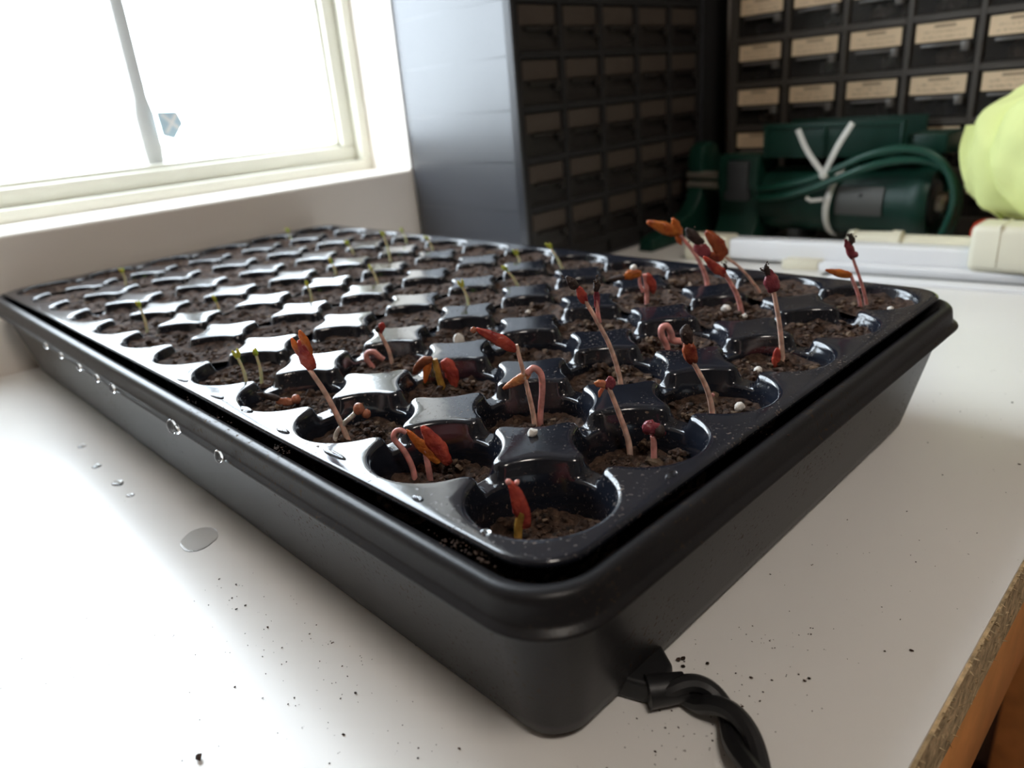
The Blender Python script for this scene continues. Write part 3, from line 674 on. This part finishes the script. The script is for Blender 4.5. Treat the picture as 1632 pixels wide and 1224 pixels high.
for gi, (base, tip) in enumerate(GREEN):
    ci, cj = round(base[0] / P), round(base[1] / P)
    bx = max(ci * P - 13, min(ci * P + 13, base[0])); by = max(cj * P - 13, min(cj * P + 13, base[1]))
    z0 = soil_level(ci, cj)
    o_ = Vector((bx - base[0], by - base[1], 0)); tp = Vector(tip) + o_; bs = Vector((bx, by, z0 - 1.0))
    seen[(ci, cj)] = seen.get((ci, cj), 0) + 1
    e = empty('green_sprout', (bx, by, z0))
    extra = '' if not (ci, cj) == (0, 4) else (', the left one' if base[0] < 0 else ', the right one')
    tag(e, 'tiny green sprout, %s cell from near end, %s row from left%s' % (ORD[cj], ORD[ci], extra), 'sprout', 'tiny green sprouts')
    mid = bs.lerp(tp, 0.55) + Vector((0.5, -0.4, 0))
    rr = random.Random(gi)
    MB().tube(smooth_path([bs, mid, tp], 6), [0.75] * 7 + [0.6] * 6, 8).build('stem', 'pale_stem', e)
    d = (tp - mid).normalized(); side = Vector((rr.uniform(-1, 1), rr.uniform(-1, 1), 0)).normalized()
    for sg in (-1, 1):
        L = rr.uniform(3.2, 4.6)
        leaf_mesh([tp - d * 0.4, tp + d * L * 0.5 + side * sg * L * 0.22, tp + d * L * 0.95 + side * sg * L * 0.3], 1.9, gi + sg, 0.4, 10).build('leaf', 'green_leaf', e, angle=80)

# white perlite granules big enough to pick out
for q, (x, y, r_, lab) in enumerate([(23.4, 25.0, 1.6, 'white perlite granule lying on the plateau nearest the tray corner'),
      (95.5, -3.6, 1.9, 'round white perlite bead in the third cell along the right edge'),
      (124.7, 4.9, 1.7, 'white perlite chip in the fourth cell along the right edge'),
      (180, 50, 2.3, 'largest white perlite bead, beside the thick pink stem'),
      (208, 88, 2.0, 'white perlite bead at the foot of the bright orange seedling'),
      (84, 130, 2.6, 'upright white perlite flake left of the middle of the tray'),
      (131, 131, 1.4, 'small white perlite bead in the middle of the tray, fourth cell in'),
      (212, -11, 1.6, 'tiny white perlite bead against the wall of the far right corner cell'),
      (173, 37, 1.5, 'small white perlite crumb just in front of the thick pink stem')]):
    ci, cj = round(x / P), round(y / P)
    z = ZT + 0.9 + sag(x, y) if q == 0 else soil_level(ci, cj) + 1.4
    tag(MB().blob((x, y, z), r_, q * 5 + 1, 2, 0.35, (1.1, 0.9, 0.85 if q != 5 else 1.5)).build('perlite_granule', 'perlite'), lab, 'perlite', 'loose white perlite granules')
tag(MB().blob((165.5, 91.5, 76.5), 1.7, 3, 2, 0.1).build('perlite_granule', 'perlite'), 'white bead resting on top of the yellow-orange leaf', 'perlite', 'loose white perlite granules')

# water drops
def drop(x, y, z, rx, ry, rz, seed):
    mb = MB(); n, k = 20, 8; v = []; f = []
    for i in range(k + 1):
        a = math.pi / 2 * i / k
        for j in range(n):
            t = 2 * math.pi * j / n; w_ = 1 + (0.18 if rx < 5 else 0.45) * noise.noise(Vector((math.cos(t) + seed, math.sin(t), seed)))
            v.append((x + rx * math.cos(a) * math.cos(t) * w_, y + ry * math.cos(a) * math.sin(t) * w_, z + rz * math.sin(a)))
    for i in range(k):
        for j in range(n): f.append((i * n + j, i * n + (j + 1) % n, (i + 1) * n + (j + 1) % n, (i + 1) * n + j))
    f.append(tuple(range(n - 1, -1, -1)))
    mb.add(v, f); return mb
topd = [(-22.0, 179.3, 1.6, 5), (-21.3, 148.0, 1.7, 5), (-20.6, 125.0, 1.5, 4.2), (-21.5, 96.5, 1.4, 3.8), (-20.8, 66.3, 1.2, 6), (-21.6, 23.9, 1.1, 2.2), (-21.2, -1.8, 1.3, 1.6), (27.9, -21.2, 2.2, 1.2)]
tl = ['seventh cell along', 'fifth drop from the near corner', 'fourth drop from the near corner', 'third drop from the near corner']
for q, (x, y, rx, ry) in enumerate(topd):
    lab = ['flat water drop on the left edge of the insert, farthest from the corner', 'flat water drop on the left insert edge, second farthest from the corner',
           'flat water drop on the left insert edge beside the curled brown sprout', 'flat water drop on the left insert edge left of the tall orange bud',
           'long thin water streak on the left insert edge below the tall orange bud', 'small water drop on the left insert edge beside the arched pink seedling',
           'round water drop on the left insert edge at the nearest corner cell', 'small shiny water drop on the right insert edge near the corner'][q]
    tag(drop(x, y, ZT - 0.05 + sag(x, y), rx, ry, 0.8, q * 2.1).build('water_drop', 'water'), lab, 'water drop', 'water drops on the insert edge')
for q, (y, r_) in enumerate([(342, 1.9), (312, 1.7), (280, 1.9), (252.7, 2.1), (230, 2.2), (160.5, 3.0), (155.5, 2.0), (118.6, 2.4)]):
    lab = ORD[q] + ' hanging water drop along the left tray lip, counted from the wall'
    tag(MB().blob((-36.2, y, 51.5), r_, q, 3, 0.1, (0.55, 0.8, 1.05)).build('water_drop', 'water'), lab, 'water drop', 'water drops hanging on the tray lip')
for q, (x, y, rx, ry, h) in enumerate([(-40.3, 311.9, 2.2, 3, 0.7), (-43.0, 277.1, 2.2, 3.2, 0.7), (-42.2, 247.0, 2.8, 4, 0.8), (-42.6, 228.6, 1.8, 2.5, 0.6), (-36.5, 163, 7, 8.5, 0.5)]):
    lab = ['water drop on the bench beside the tray, nearest the wall', 'water drop on the bench, second from the wall', 'water drop on the bench, third from the wall', 'small water drop on the bench, fourth from the wall', 'wide flat puddle of water on the bench beside the tray'][q]
    tag(drop(x, y, 0.02, rx, ry, h, q * 1.3 + 9).build('water_drop' if q < 4 else 'water_puddle', 'water'), lab, 'water drop' if q < 4 else 'puddle', 'water drops on the bench' if q < 4 else None)

# ------------------------------------------------------------------ small-parts cabinets
def cabinet(Fm, ncol, nrow, pitch_a, pitch_z, margin, z0, lab, base, body_mat, frame_mat, ribs, card='label_card', plast='drawer_plastic'):
    """Fm maps (along the front, depth, height) to world millimetres"""
    W = ncol * pitch_a + 2 * margin; H = z0 + nrow * pitch_z + 6; D = 155
    root = empty('parts_cabinet', base); tag(root, lab, 'cabinet', 'small-parts drawer cabinets')
    def bx(mb, a, b_):
        p, q = Fm(*a), Fm(*b_); return mb.box(tuple(min(p[i], q[i]) for i in range(3)), tuple(max(p[i], q[i]) for i in range(3)))
    mb = MB()
    bx(mb, (0, 0, 0), (3, D, H)); bx(mb, (W - 3, 0, 0), (W, D, H)); bx(mb, (3, 0, H - 3), (W - 3, D, H)); bx(mb, (3, 0, 0), (W - 3, D, 3)); bx(mb, (3, D - 3, 3), (W - 3, D, H - 3))
    mb.build('case', body_mat, root, bevel=0.6, seg=2)
    if ribs:
        for r in range(nrow):
            mb = MB(); bx(mb, (-0.12, 8, z0 + r * pitch_z + 0.6), (0.0, D - 6, z0 + (r + 1) * pitch_z - 0.6)); mb.build('side_panel', body_mat, root, smooth=False)
        mb = MB(); bx(mb, (W, 1, 0), (W + 52, D, H)); mb.build('gap_shade_block', 'label_back', root, bevel=0.6)  # plain dark block added to stand in for the shaded corner gap
    mb = MB()
    for c in range(ncol + 1): bx(mb, (max(3, margin + c * pitch_a - 2.4), 0.4, 3), (min(W - 3, margin + c * pitch_a + 2.4), 120, H - 3))
    for r in range(nrow + 1):
        for c in range(ncol): bx(mb, (margin + c * pitch_a + 2.4, 0.4, z0 + r * pitch_z - 3), (margin + (c + 1) * pitch_a - 2.4, 120, z0 + r * pitch_z + (2.6 if r < nrow else 0)))
    bx(mb, (3, 0.4, 3), (W - 3, 20, z0 - 3))
    mb.build('divider_grid', frame_mat, root, bevel=0.5, seg=1)
    proto = None; rnd = random.Random(ncol * 100 + nrow)
    cont_meshes = []
    for r in range(nrow):
        for c in range(ncol):
            a0 = margin + c * pitch_a + 3.2; zz = z0 + r * pitch_z + 3.0; aw = pitch_a - 6.4; zh = pitch_z - 6.8
            o0 = Vector(Fm(a0, 0, zz))
            if proto is None:
                mb = MB()
                bx(mb, (a0, 3.2, zz), (a0 + aw, 4.8, zz + zh)); bx(mb, (a0, 4.8, zz), (a0 + aw, 110, zz + 1.4))
                bx(mb, (a0, 4.8, zz + 1.4), (a0 + 1.4, 110, zz + zh)); bx(mb, (a0 + aw - 1.4, 4.8, zz + 1.4), (a0 + aw, 110, zz + zh)); bx(mb, (a0 + 1.4, 108.6, zz + 1.4), (a0 + aw - 1.4, 110, zz + zh))
                bx(mb, (a0, 1.8, zz), (a0 + aw, 3.2, zz + 2.2)); bx(mb, (a0 + aw - 1.6, 1.8, zz + 2.2), (a0 + aw, 3.2, zz + zh))
                dr = mb.build('drawer', plast, root, bevel=0.4, seg=1, origin=o0)
                mb = MB(); bx(mb, (a0 + aw * 0.80, -2.5, zz + zh * 0.30), (a0 + aw * 0.92, 3.2, zz + zh * 0.52)); bx(mb, (a0 + aw * 0.16, -1.0, zz + zh * 0.44), (a0 + aw * 0.80, 3.2, zz + zh * 0.50))
                pu = mb.build('pull', 'pull_plastic' if plast == 'drawer_plastic' else plast, dr, bevel=0.5)
                mb = MB(); bx(mb, (a0 + 2.2, 2.2, zz + zh * 0.56), (a0 + aw - 3.4, 3.1, zz + zh - 0.8))
                la = mb.build('label_card', card, dr, smooth=False)
                uvl = la.data.uv_layers.new(name='UVMap'); co = la.data.vertices
                A0, A1 = Vector(Fm(a0 + 2.2, 0, 0)), Vector(Fm(a0 + aw - 3.4, 0, 0)); dirv = (A1 - A0)
                for lp in la.data.loops:
                    wv = co[lp.vertex_index].co / S + o0
                    uvl.data[lp.index].uv = ((wv - A0).dot(dirv) / dirv.length_squared, (wv.z - (zz + zh * 0.56)) / (zh * 0.44 - 0.8))
                for mi_ in ('junk_grey', 'junk_brown', 'junk_pale', 'junk_blue'):
                    mb = MB()
                    for q in range(7):
                        ctr = Fm(a0 + aw * rnd.uniform(0.2, 0.8), rnd.uniform(14, 60), zz + rnd.uniform(4, 9)); mb.blob(ctr, rnd.uniform(5, 9.5), q + len(cont_meshes) * 9, 1, 0.8)
                    mb2 = mb.build('contents', mi_, dr, smooth=False)
                    cont_meshes.append(mb2.data)
                    if len(cont_meshes) > 1: bpy.data.objects.remove(mb2)
                    else: co_ = mb2
                proto = (dr, pu, la, co_)
            else:
                d2 = proto[0].copy(); col.objects.link(d2); d2.parent = root; d2.location = (o0 - WLOC[root]) * S
                for k_, sub in enumerate(proto[1:]):
                    s2 = sub.copy(); col.objects.link(s2); s2.parent = d2
                    if k_ == 2: s2.data = cont_meshes[rnd.choice([0, 0, 1, 2, 3, 0])]
    return root
c1 = cabinet(lambda a, d, z: (350 + a, 345 + d, z), 5, 7, 55.8, 42.6, 6, 19, 'dark grey drawer cabinet beside the window, its plain side to the tray', (495, 420, 0), 'cab_plastic', 'label_back', True, 'label_dark', 'drawer_dark')
c2 = cabinet(lambda a, d, z: (645 + d, 316 - a, z), 6, 7, 57.2, 43.2, 5, 19, 'brown-grey drawer cabinet with cream paper labels behind the green machine', (722, 140, 0), 'cab_frame', 'cab_frame', False)
# ------------------------------------------------------------------ green electric machine tied up with its cord
gm = empty('electric_machine', (598, 200, 0)); tag(gm, 'dark green electric machine with a looped green cord and white zip tie', 'machine')
MB().prism([(492, 0), (636, 0), (634, 14), (624, 34), (619, 56), (622, 78), (616, 93), (602, 97), (588, 92), (583, 76), (587, 58), (580, 40), (566, 28), (540, 20), (496, 12)], 1, 310, 328).build('end_foot', 'green_plastic', gm, bevel=2.5, seg=3)
for z in (64, 53.5):
    MB().tube([(588, 329, z), (588, 284, z)], 4.2, 16).build('steel_rod', 'steel', gm)
MB().prism([(566, 0), (628, 0), (626, 10), (614, 20), (612, 34), (618, 52), (620, 84), (575, 86), (571, 60), (578, 36), (575, 20), (567, 10)], 1, 241, 285).build('gear_housing', 'green_plastic', gm, bevel=2.5, seg=3)
MB().box((568.5, 249, 48), (576, 272, 80)).build('switch_panel', 'dark_panel', gm, bevel=1.5)
MB().box((567, 247, 42), (573, 274, 50)).build('switch_rocker', 'dark_panel', gm, bevel=1.2)
# motor barrel (lathe about y)
def lathe_y(prof, cx, cz, n=40, close=True):
    mb = MB(); v = []; f = []
    for y, r in prof:
        for j in range(n): v.append((cx + r * math.cos(2 * math.pi * j / n), y, cz + r * math.sin(2 * math.pi * j / n)))
    for i in range(len(prof) - 1):
        for j in range(n): f.append((i * n + j, i * n + (j + 1) % n, (i + 1) * n + (j + 1) % n, (i + 1) * n + j))
    if close: f += [tuple(range(n - 1, -1, -1)), tuple((len(prof) - 1) * n + j for j in range(n))]
    return mb.add(v, f)
CX, CZ = 603, 41
lathe_y([(241, 28), (236, 30), (150, 30.5), (104, 31), (101, 32.5), (94, 33), (90, 32.5), (87, 31), (87, 28.5), (92, 27.5), (93, 10)], CX, CZ).build('motor_barrel', 'green_plastic', gm, angle=50)
lathe_y([(93, 20), (88, 19), (86.5, 15), (86, 6)], CX, CZ).build('end_cap', 'dark_panel', gm)
lathe_y([(88, 9), (82, 8.5), (80, 6), (79.5, 2)], CX, CZ).build('bearing_hub', 'steel', gm)
for y in (130, 200): MB().box((582, y, 0), (624, y + 12, 14)).build('mount_foot', 'dark_panel', gm, bevel=1)
# name plate
pp = []
ang0, ang1 = math.radians(150), math.radians(196)
pb = MB(); v = []; f = []
for i in range(9):
    a = lerp(ang0, ang1, i / 8)
    for y in (163, 122):
        for r in (30.6, 32.4): v.append((CX + r * math.cos(a), y, CZ + r * math.sin(a)))
for i in range(8):
    o = i * 4; q = o + 4
    f += [(o, q, q + 1, o + 1), (o + 2, o + 3, q + 3, q + 2), (o + 1, q + 1, q + 3, o + 3), (o, o + 2, q + 2, q)]
f += [(0, 1, 3, 2), (32, 34, 35, 33)]
pb.add(v, f).build('rating_plate', 'plate_metal', gm)
MB().blob((571.8, 141, 50), 1.6, 1, 2, 0.02).build('plate_screw', 'dark_panel', gm)
# trough above the barrel
MB().prism([(579, 113), (579, 82), (638, 78), (638, 113), (634, 113), (634, 86), (583, 88), (583, 113)], 1, 112, 238).build('top_trough', 'green_plastic', gm, bevel=1)
MB().box((577.5, 114, 108), (580.5, 240, 112)).build('trough_lip', 'green_plastic', gm, bevel=1)
for y in (112, 178, 236): MB().box((577, y, 82), (579.5, y + 3, 111)).build('trough_rib', 'green_plastic', gm, bevel=.8)
MB().prism([(585, 100), (585, 84), (634, 80), (634, 100)], 1, 80, 112).build('trough_end', 'green_plastic', gm, bevel=2)
# cord loop
for pts in ([(576, 240, 52), (567, 215, 57), (563, 185, 64), (562, 160, 74), (563, 135, 85), (566, 110, 90), (569, 88, 86), (571, 73, 72), (573, 66, 52), (575, 68, 32), (580, 76, 12), (590, 86, 5)],
            [(575, 240, 44), (565, 212, 48), (562, 185, 55), (561, 160, 65), (561, 138, 74), (566, 115, 80), (572, 92, 80), (577, 76, 72), (580, 66, 56), (582, 65, 36), (588, 72, 14), (598, 84, 6)]):
    MB().tube(smooth_path(pts, 8), 3.4, 12).build('power_cord', 'green_cord', gm)
# zip tie
loop = []
for i in range(41):
    a = 2 * math.pi * i / 40; r = 33.5
    x = CX + r * math.cos(a); z = CZ + r * math.sin(a)
    k = max(0, -math.cos(a - 0.35)) ** 3
    loop.append((x - 5.5 * k, 168 - 3 * math.sin(a), z + 4 * k))
zt = MB().tube(loop, 3.0, 8, flat=0.4, up=(1, 0, 0), caps=False).build('zip_tie', 'tie_white', gm)
MB().blob((560.5, 170.5, 69), 4.6, 2, 2, 0.1, (0.8, 1, 1)).build('zip_tie_head', 'tie_white', gm)
MB().tube(smooth_path([(560, 171, 70), (558, 180, 82), (557, 188, 94), (556, 195, 109)], 5), 2.6, 8, flat=0.4, up=(1, 0, 0)).build('zip_tie_tail', 'tie_white', gm)
MB().tube(smooth_path([(560, 170, 70), (557, 163, 84), (556, 156, 98), (556, 147, 113)], 5), 2.6, 8, flat=0.4, up=(1, 0, 0)).build('zip_tie_tail', 'tie_white', gm)
MB().tube([(561, 170, 47), (558, 180, 46), (557, 184, 49)], 1.6, 8).build('zip_tie_end', 'tie_white', gm)

# ------------------------------------------------------------------ white plastic rails behind the tray
def slant(mb, x_at, k, y_at):
    """leans a straight run of millimetre points a little across the bench"""
    mb.v = [(p[0] + k * (p[1] - y_at), p[1], p[2]) for p in mb.v]; return mb
ra = empty('plastic_rail', (500, 80, 0)); tag(ra, 'long white plastic rail with a cream end cap lying behind the tray', 'rail')
KA = -0.13
slant(MB().box((508, -80, 3), (526, 222, 21.5)), 508, KA, 53).build('rail_body', 'rail_white', ra, bevel=3, seg=3)
slant(MB().box((505.5, 222, 0), (529, 264, 23)), 508, KA, 53).build('end_cap', 'rail_cream', ra, bevel=3, seg=3)
slant(MB().box((497, -80, 0), (508, 138, 7.2)), 508, KA, 47).build('lower_flange', 'rail_white', ra, bevel=1.2)
slant(MB().box((496.5, 138, 0), (510, 168, 8.2)), 508, KA, 47).build('flange_cap', 'rail_cream', ra, bevel=1.2)
slant(MB().box((484, -80, 0), (497, 130, 1.0)), 508, KA, 47).build('gap_shadow_strip', 'rail_shadow', ra)  # flat strip coloured dark as the shadow between flange and front strip
slant(MB().box((471, -80, 0), (484, 120, 3.0)), 508, KA, 47).build('front_strip', 'rail_white', ra, bevel=0.8)
rd = empty('plastic_rod', (534, 30, 8)); tag(rd, 'cream plastic rod with a raised collar lying behind the white rail', 'rod')
MB().tube([(558, -80, 16.5), (533, 92, 16.5)], 9.0, 24).build('rod_tube', 'rail_cream', rd)
MB().tube([(533.2, 90, 17), (532.6, 97, 17)], 11.5, 24).build('collar', 'rail_cream', rd)
MB().tube([(532.6, 97, 17), (530, 126, 17)], [10.4, 9.6], 24).build('end_sleeve', 'rail_cream', rd)
MB().tube([(530, 126, 17), (529.6, 131, 17)], [11, 10], 24).build('end_ring', 'rail_cream', rd)
MB().box((548, -40, 0), (555, -30, 8)).build('rest', 'rail_cream', rd); MB().box((529, 100, 0), (536, 110, 8)).build('rest', 'rail_cream', rd)
bk = empty('connector_block', (520, 10, 7.4)); tag(bk, 'chunky rounded cream plastic block sitting on the white rail under the yellow cloth', 'block')
MB().box((500, -14, 7.4), (533, 33, 42)).build('block_body', 'rail_cream', bk, bevel=5, seg=4)
MB().box((499.4, 13.5, 12), (533.6, 15, 42.6)).build('seam_rib', 'rail_cream', bk, bevel=0.4)
tag(MB().tube([(575, 38, 0), (575, 38, 24), (575, 38, 30), (575, 38, 33)], [13, 13, 11, 6], 24).build('bottle_cap', 'red_plastic'), 'small bright red plastic cap under the yellow cloth', 'cap')

# ------------------------------------------------------------------ crumpled yellow cloth
def cloth(cx, cy, cz, rx, ry, rz, seed, folds, amp, mb):
    nu, nv = 72, 40; v = []; f = []
    for i in range(nv + 1):
        th = math.pi * i / nv
        for j in range(nu):
            ph = 2 * math.pi * j / nu
            d = Vector((math.sin(th) * math.cos(ph), math.sin(th) * math.sin(ph), math.cos(th)))
            fo = math.sin(folds * ph + 2.2 * math.cos(th * 1.7) + seed) * math.sin(th) ** 1.5
            k = 1 + amp * fo * (0.4 + 0.6 * (1 - d.z) / 2) + 0.10 * noise.noise(d * 2.3 + Vector((seed, 0, 0))) + 0.05 * (1 - abs(noise.noise(d * 4.1 + Vector((0, seed, 0))))) 
            v.append((cx + rx * d.x * k, cy + ry * d.y * k, max(1.0, cz + rz * d.z * k)))
    for i in range(nv):
        for j in range(nu): f.append((i * nu + j, i * nu + (j + 1) % nu, (i + 1) * nu + (j + 1) % nu, (i + 1) * nu + j))
    mb.add(v, f)
ce = empty('cloth', (600, -10, 1)); tag(ce, 'crumpled lime yellow cloth heaped at the right behind the rails', 'cloth')
mb = MB(); cloth(540, -10, 90, 26, 46, 47, 1.0, 3, 0.05, mb); mb.build('front_fold', 'cloth_yellow', ce, angle=180)
mb = MB(); cloth(563, 4, 86, 28, 55, 50, 4.0, 5, 0.13, mb); mb.build('back_fold', 'cloth_yellow', ce, angle=180)
mb = MB(); cloth(606, -40, 36, 34, 48, 40, 7.0, 6, 0.10, mb); mb.build('bottom_fold', 'cloth_yellow', ce, angle=180)

# hanging corner of the cloth
mb = MB(); L = smooth_path([(0, 60, 108), (0, 63, 88), (0, 57, 64), (0, 44, 47), (0, 27, 36)], 5); Rr = smooth_path([(0, 20, 110), (0, 22, 90), (0, 22, 72), (0, 20, 58), (0, 22, 42)], 5)
nC = 14; fr = []; bk_ = []
for i, (a, c) in enumerate(zip(L, Rr)):
    for j in range(nC + 1):
        t = j / nC; q = a.lerp(c, t); t2 = i / (len(L) - 1)
        x = 548 + 5.0 * math.sin(t * 9 + t2 * 3.0) * (0.3 + 0.7 * t2) + 6 * t2 + 6 * (1 - t) ** 2
        fr.append((x, q.y, q.z)); bk_.append((x + 1.6, q.y, q.z))
nf = len(fr); f = []
nR = len(L); W_ = nC + 1
for i in range(nR - 1):
    for j in range(nC):
        o = i * W_ + j; f.append((o, o + 1, o + W_ + 1, o + W_)); f.append((nf + o, nf + o + W_, nf + o + W_ + 1, nf + o + 1))
for i in range(nR - 1):
    for j in (0, nC):
        o = i * W_ + j; f.append((o, o + W_, nf + o + W_, nf + o))
for j in range(nC):
    for i in (0, nR - 1):
        o = i * W_ + j; f.append((o, nf + o, nf + o + 1, o + 1))
mb.add(fr + bk_, f); mb.build('hanging_corner', 'cloth_yellow', ce, angle=60)
